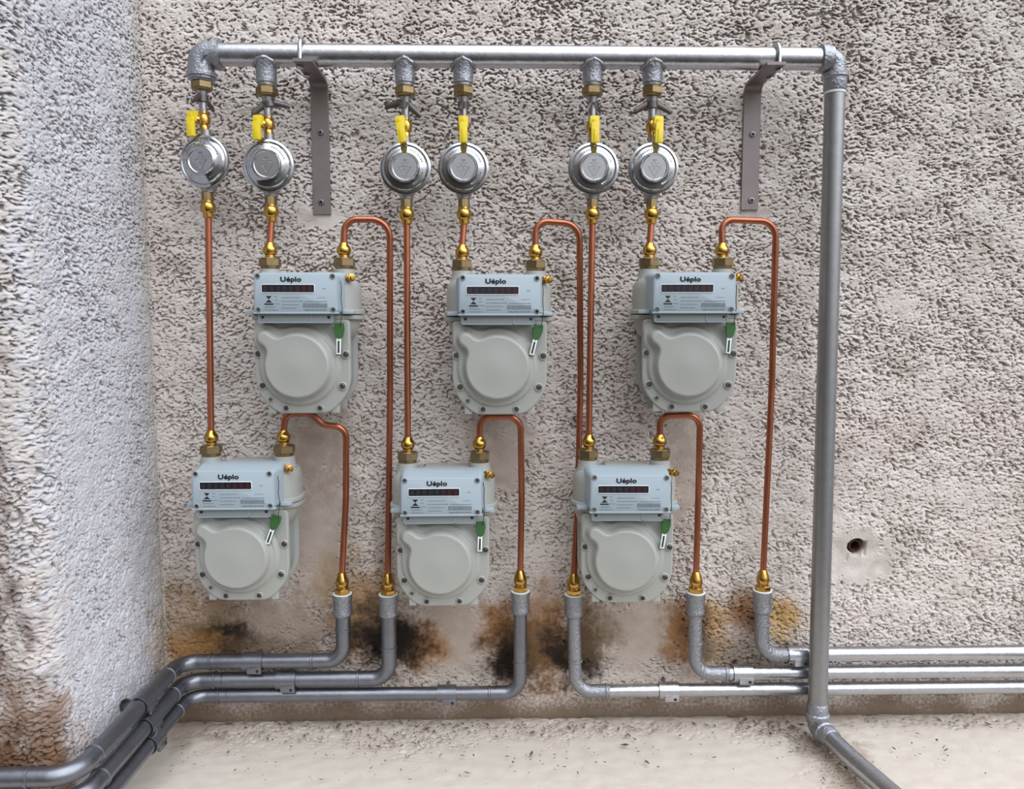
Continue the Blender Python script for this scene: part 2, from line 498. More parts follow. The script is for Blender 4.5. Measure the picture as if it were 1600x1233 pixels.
for cx, cy, rx, ry, c, k in [
        (495, 700, 55, 70, TN, .7), (500, 830, 45, 130, TN, .6), (785, 710, 45, 70, TN, .7), (1063, 730, 30, 110, TN, .7), (690, 990, 100, 60, TN, .75),  # tan below the meters: dirty smooth plaster with meter shade painted in
        (985, 985, 90, 55, TN, .75), (410, 985, 130, 60, (0.30, 0.23, 0.17), .8), (345, 950, 35, 55, BR, .7), (290, 980, 40, 75, (0.33, 0.22, 0.12), .7),
        (565, 960, 36, 60, (0.40, 0.20, 0.06), .75), (535, 900, 40, 40, (0.38, 0.25, 0.11), .5), (590, 920, 30, 40, (0.33, 0.2, 0.1), .5),
        (655, 1005, 40, 32, OR, .9), (580, 975, 30, 40, BR, .8), (605, 992, 50, 48, (0.06, 0.04, 0.025), .95), (630, 998, 34, 28, DK, .95), (590, 1000, 22, 24, DK, .8),
        (785, 985, 30, 40, OR, .9), (845, 1000, 50, 60, OR, .9), (860, 960, 40, 50, (0.33, 0.2, 0.11), .6), (812, 1020, 50, 42, (0.05, 0.03, 0.02), .95), (812, 1028, 34, 24, DK, .95),
        (870, 1010, 40, 45, (0.30, 0.17, 0.08), .8), (895, 1010, 46, 44, (0.05, 0.03, 0.02), .95), (900, 1022, 34, 32, DK, .9), (925, 985, 36, 40, BR, .6),
        (1065, 985, 26, 46, OR, .9), (1110, 985, 30, 40, (0.50, 0.27, 0.06), .75), (1087, 985, 22, 36, (0.10, 0.05, 0.03), .9), (1098, 1000, 12, 30, DK, .6),
        (1165, 955, 24, 32, OR, .9), (1220, 965, 30, 30, (0.55, 0.32, 0.07), .8), (1178, 972, 14, 20, (0.10, 0.05, 0.03), .9), (1140, 1000, 40, 30, TN, .5),
        (345, 1000, 44, 28, (0.06, 0.035, 0.02), .95), (350, 1004, 34, 22, DK, 1), (410, 1008, 70, 14, BR, .6), (300, 1010, 40, 22, (0.40, 0.21, 0.07), .7),
        (600, 860, 14, 60, BR, .5), (905, 660, 12, 14, BR, .5), (1335, 850, 30, 24, (0.42, 0.36, 0.31), .5), (1195, 1035, 60, 18, BR, .45), (1125, 1020, 60, 20, BR, .4)]:
    paint(blob(PX, PY, cx, cy, rx * 1.08, ry * 1.08, N1 * .8 + .22 * N3, .62) * is_back, c, k)
paint(is_back * (1 - sstep(0.012, 0.06, ZZ + 0.035 * N2)), (0.17, 0.115, 0.075), .92)  # brown plaster and dirt, with the shade under the pipes painted in
paint(is_back * (1 - sstep(-0.004, 0.012, ZZ + 0.008 * N2)), (0.10, 0.075, 0.055), .8)  # deeper painted shade along the floor joint
paint(is_left * blob(PX, PY, 55, 1140, 60, 60, N1, .6), (0.19, 0.10, 0.05), .7)
paint(is_left * blob(PX, PY, 40, 1180, 60, 25, N1, .6), (0.16, 0.08, 0.04), .7)
paint(is_facet * blob(PX, PY, 110, 1160, 30, 50, N1, .6), (0.50, 0.40, 0.35), .5)
paint(is_facet * blob(PX, PY, 250, 1010, 25, 60, N1, .6), (0.40, 0.30, 0.20), .6)
paint(is_facet * blob(PX, PY, 192, 1102, 11, 11, N1 * .5, .3), DK, 1)  # inner darkness of the punched hole, painted black
P = np.stack([BX + NX * Hh, BY + NY * Hh, ZZ - 0.6 * (np.clip(Hh, 0, 0.014) - 0.004)], -1)   # the wet render sagged a little
grid_object('wall_front_left', P, base, M['stucco'], (0, marks[1] + 1))
grid_object('wall_left', P, base, M['stucco'], (marks[1], marks[3] + 1))
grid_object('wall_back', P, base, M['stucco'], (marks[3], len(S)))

# floor
fx = np.arange(-1.0, 1.0, 0.0025); fy = np.arange(-0.62, 0.012, 0.002)
FX, FY = np.meshgrid(fx, fy)
edge = np.exp(-((-FY) / 0.05) ** 2)
fpx, fpy = project(np.stack([FX, FY, FX * 0], -1).reshape(-1, 3))
fpx = fpx.reshape(FX.shape); fpy = fpy.reshape(FX.shape)
fn = perlin(FX * 30, FY * 30, 41) * .55 + perlin(FX * 90, FY * 90, 42) * .35
cl = np.zeros(FX.shape)
for cx, cy, rx, ry in [(420, 1150, 160, 22), (620, 1155, 120, 22), (830, 1145, 120, 16), (990, 1140, 120, 14), (1210, 1135, 90, 24), (1300, 1200, 50, 50), (1500, 1128, 200, 10)]:
    cl = np.maximum(cl, blob(fpx, fpy, cx, cy, rx, ry, fn, .6))
fh = stucco_height(FX, FY, 1.0 - 0.75 * cl, 50, 1.0) * .8
fh = fh - 0.0052 + 0.005 * edge * (1 + .8 * fn)
FP = np.stack([FX, FY, fh - 0.003], -1)
fc = np.empty(FX.shape + (3,)); fc[:] = (0.56, 0.505, 0.44)
dirt = cl * sstep(-.1, .6, fn + .3)
fc = fc * (1 - .35 * dirt[..., None]) + np.array((0.45, 0.37, 0.29)) * (.35 * dirt[..., None])
for cx, cy, rx, ry, c, k in [(1300, 1170, 50, 22, (0.22, 0.15, 0.10), .5), (1340, 1210, 30, 30, (0.3, 0.2, 0.13), .5), (300, 1140, 60, 25, (0.30, 0.23, 0.17), .55), (1250, 1120, 120, 9, (0.2, 0.15, 0.1), .6)]:
    mm = (blob(fpx, fpy, cx, cy, rx, ry, fn, .6) * k)[..., None]
    fc = fc * (1 - mm) + np.array(c) * mm
mm = (np.exp(-(FY / (0.014 + 0.012 * fn)) ** 2) * sstep(-.5, .3, fn) * .8)[..., None]  # brown shadow along the wall foot, painted into the floor colour
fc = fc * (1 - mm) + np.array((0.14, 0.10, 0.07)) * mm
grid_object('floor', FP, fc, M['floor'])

# dry litter swept against the wall: nobody could count it
random.seed(5)
lb = MB()
def flake(p, s):
    a = random.random() * math.tau; l = s * random.uniform(.7, 2.6); w = s * random.uniform(.3, .8)
    d = Vector((math.cos(a), math.sin(a), random.uniform(-.2, .2))); n = Vector((-math.sin(a), math.cos(a), random.uniform(-.3, .3)))
    h = Vector((0, 0, s * random.uniform(.2, .5)))
    c = [p - d * l, p - n * w, p + d * l * random.uniform(.5, 1), p + n * w]
    lb.add([c[0], c[1], c[2], c[3], p + h + d * l * .2, p - h], [(0, 1, 4), (1, 2, 4), (2, 3, 4), (3, 0, 4), (1, 0, 5), (2, 1, 5), (3, 2, 5), (0, 3, 5)], False)
for cx, cy, rx, ry, n in [(400, 1148, 120, 14, 60), (620, 1152, 110, 16, 130), (560, 1133, 260, 6, 90), (850, 1140, 200, 12, 90), (930, 1136, 300, 8, 90), (1215, 1136, 60, 14, 110),
                          (1262, 1160, 34, 16, 80), (1310, 1195, 30, 26, 50), (1340, 1215, 26, 20, 30), (1470, 1130, 130, 8, 40), (800, 1185, 480, 36, 90), (1450, 1170, 120, 30, 22), (330, 1180, 90, 30, 16)]:
    for _ in range(int(n * 1.5)):
        p = at_z(random.gauss(cx, rx * .55), random.gauss(cy, ry * .6), 0.004)
        if p.y > -0.006: p.y = -0.008
        if p.x < XL + .05: continue
        flake(p, random.uniform(0.001, 0.0022) * (1.7 if random.random() < .2 else 1))
litter = lb.build('dry_litter', M['debris'])
tag(litter, 'scattered dark specks of dry litter on the pale floor along the wall foot', 'litter', kind='stuff')

# ------------------------------------------------------------------ header manifold
HO = 0.075
HR = 0.0160
zL = at(350, 85.5, HO); zR = at(1285, 92.5, HO)
def header_pt(px):
    t = 0.0
    k = (px - 350) / (1285 - 350)
    p = zL.lerp(zR, k)
    q = at(px, 85.5 + 7 * k, HO)
    return Vector((q.x, -HO, zL.z + (zR.z - zL.z) * (q.x - zL.x) / (zR.x - zL.x)))
hl = header_pt(322); hr = header_pt(1296)
mf = thing('header_pipe', (hl.x, -HO, hl.z), 'thick horizontal galvanised steel header pipe feeding the six regulators', 'pipe')
b = MB(); b.tube([header_pt(340), header_pt(800), header_pt(1284)], HR, 32); b.build('pipe', M['galv'], mf)
# left elbow, its bead and rings
DX = [316.5, 415.5, 632.5, 723.5, 926, 1020]
dA = at(315, 118, HO)
b = MB()
ex = dA.x
el = fillet([header_pt(343), Vector((ex, -HO, hl.z)), Vector((ex, -HO, hl.z - 0.036))], 0.026, 12)
b.tube(el, 0.0185, 28)
for i in range(4, 12):    # raised weld ripple inside the bend
    p = el[i]
    b.lathe([(-.0012, .001), (0, .0026), (.0012, .001)], p + Vector((0.006, -0.0165, -0.004)), (1, 0, .6), 8)
b.build('elbow', M['cast'], mf)
b = MB()
h0 = header_pt(341)
b.lathe([(-.004, .019), (-.003, .0215), (.004, .0215), (.005, .0175)], h0, (1, 0, 0), 28)
b.lathe([(-.003, .018), (-.0025, .0212), (.004, .0212), (.0045, .018)], (ex, -HO, hl.z - .030), (0, 0, 1), 28)
b.build('collar', M['cast'], mf)
drops = []
for i, px in enumerate(DX):
    if i == 0:
        x = ex; ztop = hl.z - .034; zb = at(315, 128, HO).z
        b = MB(); b.lathe([(zb - ztop, .0145), (0, .0155)], (x, -HO, ztop)); b.build('branch_stub', M['cast'], mf)
    else:
        p = header_pt(px); x = p.x; zb = at(px, 137, HO).z
        b = MB()
        L = p.z - zb
        b.lathe([(-L, .0125), (-L + .005, .0128), (-L + .006, .0146), (-L * .6, .0148), (-HR - .002, .0152), (-HR + .003, .0175), (-HR + .007, .0180), (-HR + .0095, .0155)], (x, -HO, p.z), (0, 0, 1), 28)
        # irregular weld bead round the joint
        bead = []
        for k in range(25):
            a = k / 24 * math.tau
            xx = math.cos(a) * .0165
            yy = math.sin(a) * .0165
            zz = -math.sqrt(HR ** 2 - (yy * .84) ** 2)
            bead.append((x + xx, -HO + yy * 1.0, p.z + zz + random.uniform(-.0008, .0008)))
        b.tube(bead, lambda t: .0028 + .0008 * math.sin(t * 60), 8)
        b.build('branch_stub', M['cast'], mf)
    # brass bushing
    bt = zb; bb = at(px, 152 if i else 143, HO).z
    b = MB(); hgt = bt - bb
    b.lathe([(-hgt, .0105), (-hgt + .001, .0125), (-hgt * .78, .014)], (x, -HO, bt), (0, 0, 1), 28)
    b.hexnut(-hgt * .8, 0.0, .0158, (x, -HO, bt), phase=random.random())
    b.lathe([(-.001, .0125), (.002, .0130)], (x, -HO, bt), (0, 0, 1), 24)
    b.build('brass_bushing', M['oldbrass'], mf)
    drops.append((px, Vector((x, -HO, bb))))
# right end: collar, compact elbow
b = MB()
h1 = header_pt(1286); er = Vector((at(1305, 120, HO).x, -HO, header_pt(1300).z))
b.lathe([(-.006, .0175), (-.005, .0205), (.004, .0205), (.005, .0185), (.012, .0185)], h1, (1, 0, 0), 28)
rz = at(1305, 114, HO).z
b.tube(fillet([h1, Vector((er.x, -HO, er.z)), Vector((er.x, -HO, rz))], .012, 10), .0142, 28)
b.build('elbow', M['cast'], mf)

# ------------------------------------------------------------------ riser pipe and the pipe lying on the floor
RT = Vector((er.x, -HO, rz)); RB = at(1277, 1118, HO)
rs = thing('riser_pipe', RB, 'tall vertical grey steel pipe from the header down to the floor', 'pipe')
b = MB(); b.tube([RT, RT.lerp(RB, .5), RB], 0.0146, 32); b.build('pipe', M['riser'], rs)
b = MB()
ax = (RB - RT).normalized()
b.lathe([(0.0, .0165), (.001, .019), (.007, .019), (.009, .0165), (.024, .0165), (.0265, .0150)], RT, ax, 32)
b.build('coupling', M['cast'], rs)
b = MB(); b.lathe([(.027, .0149), (.0275, .0156), (.030, .0156), (.0305, .0149)], RT, ax, 32); b.build('seal_ring', M['white'], rs)
zf = 0.020
fs_ = Vector((RB.x + .002, -HO - .01, zf)); fe = at_z(1392, 1236, zf + .002)
fdir = (fe - fs_).normalized()
b = MB()
b.lathe([(-.022, .0150), (-.020, .0163), (-.006, .0163), (-.004, .019), (0.003, .019), (.005, .016), (.012, .0155)], RB, ax, 28)
b.tube(fillet([RB, Vector((RB.x, -HO, zf)), fs_ + fdir * .012], .010, 8), .0150, 24)
b.build('elbow', M['cast'], rs)
b = MB()
b.lathe([(.004, .0155), (.006, .0185), (.013, .0185), (.015, .0165), (.030, .0160), (.032, .0145)], fs_, fdir, 28)
b.build('floor_coupling', M['cast'], rs)
b = MB()
side = Vector((fdir.y, -fdir.x, 0))
mid = fs_.lerp(fe, .5) - side * -0.004
ext = fe + fdir * .25
b.tube(fillet([fs_ + fdir * .02, mid, ext], 1.2, 14), 0.0138, 28); b.build('floor_pipe', M['galv'], rs)

# ------------------------------------------------------------------ wall brackets
def bracket(pxc, pybot, screws, label):
    c = at(pxc, 200, 0.008); w = .0138
    zbot = at(pxc, pybot, .008).z
    hz = header_pt(pxc).z - HR - .0022
    x = c.x
    br = thing('pipe_bracket', (x, -.004, zbot), label, 'bracket', 'pipe brackets holding the header')
    path = fillet([Vector((x, -.008, zbot)), Vector((x, -.008, hz)), Vector((x, -.112, hz))], .016, 10)
    # a flat bar swept along its side profile
    secs = []
    for i, p in enumerate(path):
        if i == 0: t = path[1] - path[0]
        elif i == len(path) - 1: t = path[-1] - path[-2]
        else: t = (path[i + 1] - path[i - 1])
        t.normalize(); n = Vector((0, t.z, -t.y)) * .0022
        e = Vector((w, 0, 0)); e2 = Vector((w - .0008, 0, 0))
        secs.append([p - e + n * .6, p - e2 + n, p + e2 + n, p + e + n * .6, p + e - n * .6, p + e2 - n, p - e2 - n, p - e - n * .6])
    b = MB(); b.loft(secs); b.build('flat_bar', M['bar'], br)
    for sx, sy in screws:
        q = at(sx, sy, .011)
        b = MB(); b.lathe([(0, .0048), (.0012, .0048), (.0028, .0038), (.0030, .0026), (.0006, .0022)], (q.x, -.010, q.z), (0, -1, 0), 20)
        s_ = b.build('screw', M['zinc_dull'], br)
        b = MB(); b.lathe([(.0004, .0022), (.0012, .0021)], (q.x, -.010, q.z), (0, -1, 0), 10); b.build('screw_slot', M['black'], s_)
    # U bolt round the header
    hc = header_pt(pxc)
    xx = x - .008 if pxc < 800 else x + .010
    R = HR + .0028
    pts = [Vector((xx, -HO - R - .003, hz - .006)), Vector((xx, -HO - R, hz + .006))]
    for k in range(13):
        a = math.pi * k / 12
        pts.append(Vector((xx, -HO - R * math.cos(a), hc.z + R * math.sin(a) + .002)))
    pts += [Vector((xx, -HO + R, hz - .006))]
    b = MB(); b.tube(pts, .0032, 12); u = b.build('u_bolt', M['zinc'], br)
    for yy in (-HO - R, -HO + R):
        b = MB(); b.hexnut(-.0065, -.0022, .0055, (xx, yy, hz)); b.build('nut', M['zinc'], br)
bracket(500.5, 335, [(501, 207), (502, 316)], 'long flat steel bracket bar on the wall between the second and third regulators from left')
bracket(1174, 328, [(1176, 210), (1174, 313)], 'long flat steel bracket bar on the wall left of the tall vertical pipe')

# ------------------------------------------------------------------ valves with wing nuts, and regulators (built at the origin)
def make_valve():
    t = thing('shut_off_valve', (0, 0, 0), 'brass shut-off valve', 'valve', 'valves with yellow handles above the regulators')
    # origin = bottom of the bushing; going down
    b = MB()
    b.lathe([(-.030, .0050), (-.026, .0062), (-.020, .0055), (-.006, .0068), (0.001, .0085)], (0, 0, 0), seg=24)
    b.build('tail_pipe', M['zinc_dull'], t)
    b = MB()
    b.lathe([(-.015, .0055), (-.014, .0085), (-.006, .0085), (-.005, .0065)], (0, 0, 0), seg=24)
    for sgn in (1, -1):
        secs = []
        for k in range(9):
            u = k / 8
            r = .006 + u * .022
            zc = -.008 - .010 * u
            hh = .0056 - .0020 * u + (.0008 if k > 6 else 0); th = .0032 - .001 * u
            if k == 8: hh *= .6; th *= .6
            secs.append([(sgn * r, th * math.cos(a), zc + hh * math.sin(a)) for a in [math.tau * j / 12 for j in range(12)]])
        b.loft(secs)
    b.build('wing_nut', M['darkmetal'], t)
    b = MB()
    b.lathe([(-.052, .0048), (-.050, .0066), (-.046, .0068), (-.044, .0060), (-.042, .0086), (-.036, .0096), (-.031, .0084), (-.029, .0062), (-.026, .0062)], (0, 0, 0), seg=28)
    b.build('valve_body', M['brass'], t)
    b = MB(); b.lathe([(0, .0060), (.011, .0055), (.0145, .0040)], (0, 0, -.037), (0, -1, 0), 20)
    b.build('stem', M['brass'], t)
    b = MB()      # handle, its own origin on the end of the stem
    b.box(-.0072, .0072, -.003, .005, -.004, .0105, .0022)
    b.box(-.0058, .0060, -.0075, -.002, -.0235, .0015, .0016)
    b.box(-.0022, .0048, -.0085, -.006, -.0235, -.006, .0012)
    b.lathe([(0, .0036), (.0012, .0036), (.0016, .0026)], (0, -.003, .004), (0, -1, 0), 14)
    h = b.build('handle', M['yellow'], t)
    h.location = (0, -.016, -.037)
    return t
def make_regulator():
    t = thing('gas_regulator', (0, 0, 0), 'round regulator', 'gas regulator', 'round gas regulators under the header')
    b = MB()      # back bowl and neck pieces; the disc faces -Y
    b.lathe([(-.024, .012), (-.022, .020), (-.014, .030), (-.004, .0345), (0, .0345)], (0, 0, 0), (0, -1, 0), 48)
    b.lathe([(-.043, .0098), (-.040, .0100), (-.037, .0112), (-.034, .0130), (-.028, .014)], (0, .008, 0), seg=24)
    b.lathe([(.030, .0135), (.036, .0085), (.039, .0085), (.0395, .0072), (.046, .0072)], (0, .006, 0), seg=24)
    b.build('body', M['zinc_dull'], t)
    b = MB()
    prof = [(-.002, .0345), (-.0015, .0372), (.0015, .0376), (.0035, .0372), (.0045, .0352), (.0048, .0340), (.0042, .0332), (.0056, .0322), (.0072, .0308), (.0085, .0275),
            (.0096, .0235), (.0110, .0215), (.0128, .0206), (.0138, .0196), (.0138, .0186), (.0126, .0178), (.0122, .0172), (.0122, 0.0001)]
    b.lathe(prof, (0, 0, 0), (0, -1, 0), 72)
    cv = b.build('cover', M['zinc'], t, angle=24)
    b = MB()      # raised inverted triangle with a small flame-like knot
    y = -.0122
    def bar(x0, z0, x1, z1, w=.0007):
        d = Vector((x1 - x0, 0, z1 - z0)); L = d.length; d.normalize(); n = Vector((-d.z, 0, d.x)) * w
        p, q = Vector((x0, y, z0)), Vector((x1, y, z1)); dy = Vector((0, -.0007, 0))
        b.loft([[p - n, p + n, q + n, q - n], [p - n * .6 + dy, p + n * .6 + dy, q + n * .6 + dy, q - n * .6 + dy]], smooth=False)
    bar(-.009, .001, 0, -.0135); bar(.009, .001, 0, -.0135); bar(-.009, .001, -.004, .001); bar(.009, .001, .004, .001)
    bar(-.004, -.003, .004, -.003); bar(-.0025, -.006, .0025, -.006)
    for a in range(6):
        an = a * math.tau / 6 + .52
        bar(math.cos(an) * .002, .004 + math.sin(an) * .002, math.cos(an) * .0065, .004 + math.sin(an) * .006, .0009)
    bar(-.003, .011, .003, .011); bar(-.003, .011, 0, .0075); bar(.003, .011, 0, .0075)
    b.build('emblem', M['zinc_dull'], cv)
    b = MB()      # worn raised lettering round the rim, too worn to read
    rnd = random.Random(3)
    for a0, a1 in ((100, 160), (20, 75), (-62, -15)):
        a = a0
        while a < a1:
            an = math.radians(a); r = .0262
            yy = -.0088
            c = Vector((math.cos(an) * r, yy, math.sin(an) * r)); e = Vector((math.cos(an), -.35, math.sin(an))).normalized(); tt = Vector((-math.sin(an), 0, math.cos(an)))
            for k in range(2):
                o = tt * (k * .0013 - .0006)
                hh = e * rnd.uniform(.0009, .0017)
                w = tt * .00035; dy = Vector((0, -.0009, 0))
                b.loft([[c + o - hh - w, c + o - hh + w, c + o + hh + w, c + o + hh - w], [c + o - hh - w + dy, c + o - hh + w + dy, c + o + hh + w + dy, c + o + hh - w + dy]], smooth=False)
            a += 7.5
    b.build('raised_lettering', M['zinc'], cv)
    return t
valve0 = make_valve(); reg0 = make_regulator()
REG = [(317, 251), (417.5, 257.5), (633, 262), (724, 262), (928, 262), (1022, 262)]
WING = [78, 12, -12, 82, 60, 2]
WTILT = [0, -14, 14, -8, -14, 0]
HYAW = [-56, -46, -20, 2, 4, 22]
HROLL = [0, 0, -9, 0, 0, 3]
POS = ['leftmost', 'second from left', 'third from left', 'fourth from left', 'fifth from left', 'rightmost']
VL = ['shut-off valve with yellow handle under the left elbow of the header, leftmost of six',
      'shut-off valve with upright yellow handle and wing nut, left of the left bracket bar',
      'shut-off valve with tilted yellow handle, third of six, right of left bracket bar',
      'shut-off valve with yellow handle, fourth of six from left, wing nut seen end on',
      'shut-off valve with yellow handle, fifth of six from left, dark wing nut twisted',
      'shut-off valve with yellow handle and level wide wing nut, rightmost of six']
regs = []
for i, (px, py) in enumerate(REG):
    x0, dp = drops[i]
    c = at(px, py, HO + .014)
    v = valve0 if i == 0 else copy_tree(valve0)
    r = reg0 if i == 0 else copy_tree(reg0)
    regs.append((r, c)); v.location = dp; v['label'] = VL[i]
    # lower valve end must meet the regulator neck: lean the assembly a little
    r.location = (c.x, -HO - .006, c.z)
    lean = math.atan2(c.x - dp.x, dp.z - c.z)
    v.rotation_euler = (0, -lean, 0)
    gap = dp.z - (c.z + .046)
    v.scale = (1, 1, max(.85, min(1.25, gap / .050)))
    w = find(v, 'wing_nut')[0]
    w.rotation_euler = (0, math.radians(WTILT[i]), math.radians(WING[i]))
    ya = math.radians(HYAW[i])
    find(v, 'stem')[0].rotation_euler = (0, 0, ya)
    h = find(v, 'handle')[0]
    h.location = (math.sin(ya) * .016, -math.cos(ya) * .016, -.037)
    h.rotation_euler = (0, math.radians(HROLL[i]), ya * .3)
    r['label'] = ['round shiny silver gas regulator, leftmost of six and set highest, turned slightly left',
                  'round silver gas regulator, second of six, just left of the left bracket bar',
                  'round silver gas regulator, third of six, first one right of the left bracket bar',
                  'round silver gas regulator, fourth of six from left, above the top middle meter',
                  'round silver gas regulator, fifth of six, above the bottom right meter',
                  'round silver gas regulator, rightmost of six, above the top right meter'][i]
    r.rotation_euler = (0, 0, math.radians([-9, 0, 0, 0, 0, 0][i]))
for r, c in regs[1:]:
    pass

# ------------------------------------------------------------------ copper tubes and fittings
CR = 0.0049
def fit_down(top, parent, base_r=.0085):
    """brass adapter and nut below a regulator, tube leaves downward"""
    b = MB()
    b.lathe([(0, base_r), (-.001, .0078), (-.012, .0080), (-.013, .0070)], top, (0, 0, 1), 24)
    b.hexnut(-.0135, -.0005, .0088, top, phase=.3, bev=.08)
    b.build('adapter', M['oldbrass'], parent)
    b = MB()
    b.lathe([(-.038, .0058), (-.0365, .0075), (-.031, .0078), (-.029, .0100), (-.025, .0112), (-.021, .0112), (-.017, .0100), (-.015, .0080), (-.012, .0078)], top, (0, 0, 1), 28)
    b.build('flare_nut', M['brass'], parent)
def fit_ball(bot, parent, up=1):
    """brass ball nut standing on a union; tube leaves upward"""
    b = MB()
    b.lathe([(0, .0075), (.0032, .0072), (.0046, .0090), (.0075, .0106), (.0125, .0106), (.0155, .0092), (.0185, .0068), (.0215, .0060), (.022, .0052)], bot, (0, 0, 1), 28)
    b.build('flare_nut', M['brass'], parent)
def fit_socket(bot, parent):
    """brass connector screwed into a steel socket; tube leaves upward"""
    b = MB()
    b.lathe([(-.004, .0100), (.0005, .0100)], bot, (0, 0, 1), 28)
    b.hexnut(.0003, .009, .0122, bot, phase=.5)
    b.build('hex_connector', M['brass'], parent)
    b = MB()
    b.lathe([(.009, .0085), (.012, .0085), (.014, .0100), (.019, .0108), (.024, .0098), (.029, .0075), (.034, .0060), (.035, .0052)], bot, (0, 0, 1), 28)
    b.build('flare_nut', M['brass'], parent)

PO = 0.078      # port axis distance from the wall
# meters: (mid px, px y of port face, left port px, right port px)
METERS = [('UL', 480.5, 421, 0.0), ('UM', 779.5, 424, 0.0), ('UR', 1071, 421, 0.0), ('LL', 387.5, 712, 0.0), ('LM', 693.5, 722, 0.0), ('LR', 975, 718, 0.0)]
PORT = {}
for k, mx_, my_, _y in METERS:
    c = at(mx_, my_, PO)
    PORT[k] = (c, Vector((c.x - .0545, -PO, c.z)), Vector((c.x + .0545, -PO, c.z)))
UN = 0.0175     # union nut height
GR = 'copper gas tubes'
# six tubes from the regulators down to the meters
DEST = ['LL', 'UL', 'LM', 'UM', 'LR', 'UR']
IL = ['long straight copper tube at far left, from leftmost regulator down to the bottom left meter',
      'short copper tube between the second regulator and the top left meter',
      'long straight copper tube from third regulator down to the bottom middle meter',
      'short copper tube between the fourth regulator and the top middle meter',
      'long straight copper tube from fifth regulator down to the bottom right meter',
      'short copper tube between the rightmost regulator and the top right meter']
for i in range(6):
    r, c = regs[i]
    top = Vector((c.x, -HO, c.z - .0425))
    lp = PORT[DEST[i]][1]
    bot = lp + Vector((0, 0, UN))
    t = thing('copper_tube', bot, IL[i], 'copper tube', 'copper tubes from regulators to meters')
    fit_down(top, t)
    fit_ball(bot, t)
    b = MB(); a = top - Vector((0, 0, .034)); e = bot + Vector((0, 0, .019))
    b.tube([a.lerp(e, k / 6) for k in range(7)], CR, 20)
    b.build('tube', M['copper'], t)

# sockets of the steel outlet pipes: (px, py top, out)
SO = 0.046
SOCK = {1: (535, 928), 2: (606.5, 929), 3: (813, 924), 4: (896.5, 929), 5: (1087, 926), 6: (1191.5, 923)}
def sock(k):
    return at(SOCK[k][0], SOCK[k][1], SO)
def outlet(start, pts, end, label, rad):
    """pts: (px, py, out, fillet)"""
    t = thing('copper_tube', end, label, 'copper tube', 'bent copper tubes from meters to steel pipes')
    fit_ball(start, t)
    fit_socket(end, t)
    path = [start + Vector((0, 0, .019))] + [at(p[0], p[1], p[2]) for p in pts] + [end + Vector((0, 0, .030))]
    b = MB(); b.tube(fillet(path, rad, 12), CR, 20)
    b.build('tube', M['copper'], t)
up = Vector((0, 0, UN))
outlet(PORT['UL'][2] + up, [(538.5, 343, .078), (609, 343, .074), (609.5, 600, .046)], sock(2), 'arched copper tube from top left meter down beside the bottom middle meter', [.026, .026, .2])
outlet(PORT['UM'][2] + up, [(837, 345, .078), (905.5, 350, .074), (907, 600, .034), (902, 800, .030)], sock(4), 'arched copper tube from top middle meter passing behind the bottom right meter', [.026, .026, .2, .2])
outlet(PORT['UR'][2] + up, [(1127, 343, .078), (1212.5, 346, .074), (1206, 600, .05)], sock(6), 'arched copper tube from top right meter, rightmost of the copper tubes', [.024, .026, .3])
outlet(PORT['LL'][2] + up, [(446, 645, .078), (486, 646, .074), (505, 664, .072), (541, 668, .070), (540.5, 780, .052)], sock(1), 'copper tube with a wavy double bend below the top left meter', [.018, .02, .02, .020, .2])
outlet(PORT['LM'][2] + up, [(750, 651, .080), (813.5, 651, .076), (815, 780, .052)], sock(3), 'copper tube arching under the top middle meter', [.022, .022, .2])
outlet(PORT['LR'][2] + up, [(1031, 650, .080), (1094, 648, .076), (1091, 780, .052)], sock(5), 'copper tube arching under the top right meter', [.022, .022, .2])

# ------------------------------------------------------------------ steel outlet pipes
def socket_part(k, t, r=.0150, h=.034):
    s = sock(k)
    b = MB()
    b.lathe([(-h - .003, .0115), (-h, r * .98), (-h + .003, r * 1.03), (-h + .006, r * .97), (-.008, r), (-.006, r * 1.04), (0, r * 1.02), (.001, r * .92), (-.002, .0108)], s, (0, 0, 1), 32)
    for q in range(5):   # cast marks
        a = random.uniform(-2.2, -.9)
        b.lathe([(-.001, .0001), (0.0002, .0022), (.0008, .0001)], s + Vector((math.cos(a) * r, math.sin(a) * r, -random.uniform(.012, .024))), (math.cos(a), math.sin(a), 0), 6)
    b.build('socket', M['cast'], t)
    b = MB(); b.lathe([(-.0005, .0152), (.0012, .0150), (.0016, .0125), (.0005, .0120)], s, (0, 0, 1), 28)
    b.build('seal_rim', M['white'], t)
    return s
def ringat(b, p, ax, r, w=.0022):
    b.lathe([(-w, r), (-w * .6, r + .0014), (w * .6, r + .0014), (w, r)], p, ax, 28)
WP = SO  # standoff
def zat(px, py): return at(px, py, WP).z
PZ = {1: zat(420, 1033), 2: zat(420, 1062), 3: zat(600, 1084.5), 4: zat(1100, 1078), 5: zat(1400, 1049), 6: zat(1400, 1021)}
PR = {1: .0118, 2: .0122, 3: .0108, 4: .0105, 5: .0108, 6: .0115}
XC = XL + WP                      # beside the left wall
YO = -(OUTW + WP)                 # in front of the front-left wall
SL = {1: 'upper steel pipe of the three turning round the left corner',
      2: 'middle steel pipe of the three turning round the left corner',
      3: 'lowest steel pipe of the three turning round the left corner, reaching furthest right',
      4: 'lowest steel pipe of the three running off to the right edge, starting furthest left',
      5: 'middle steel pipe of the three running off to the right edge',
      6: 'top steel pipe of the three running off to the right edge, shortest of them'}
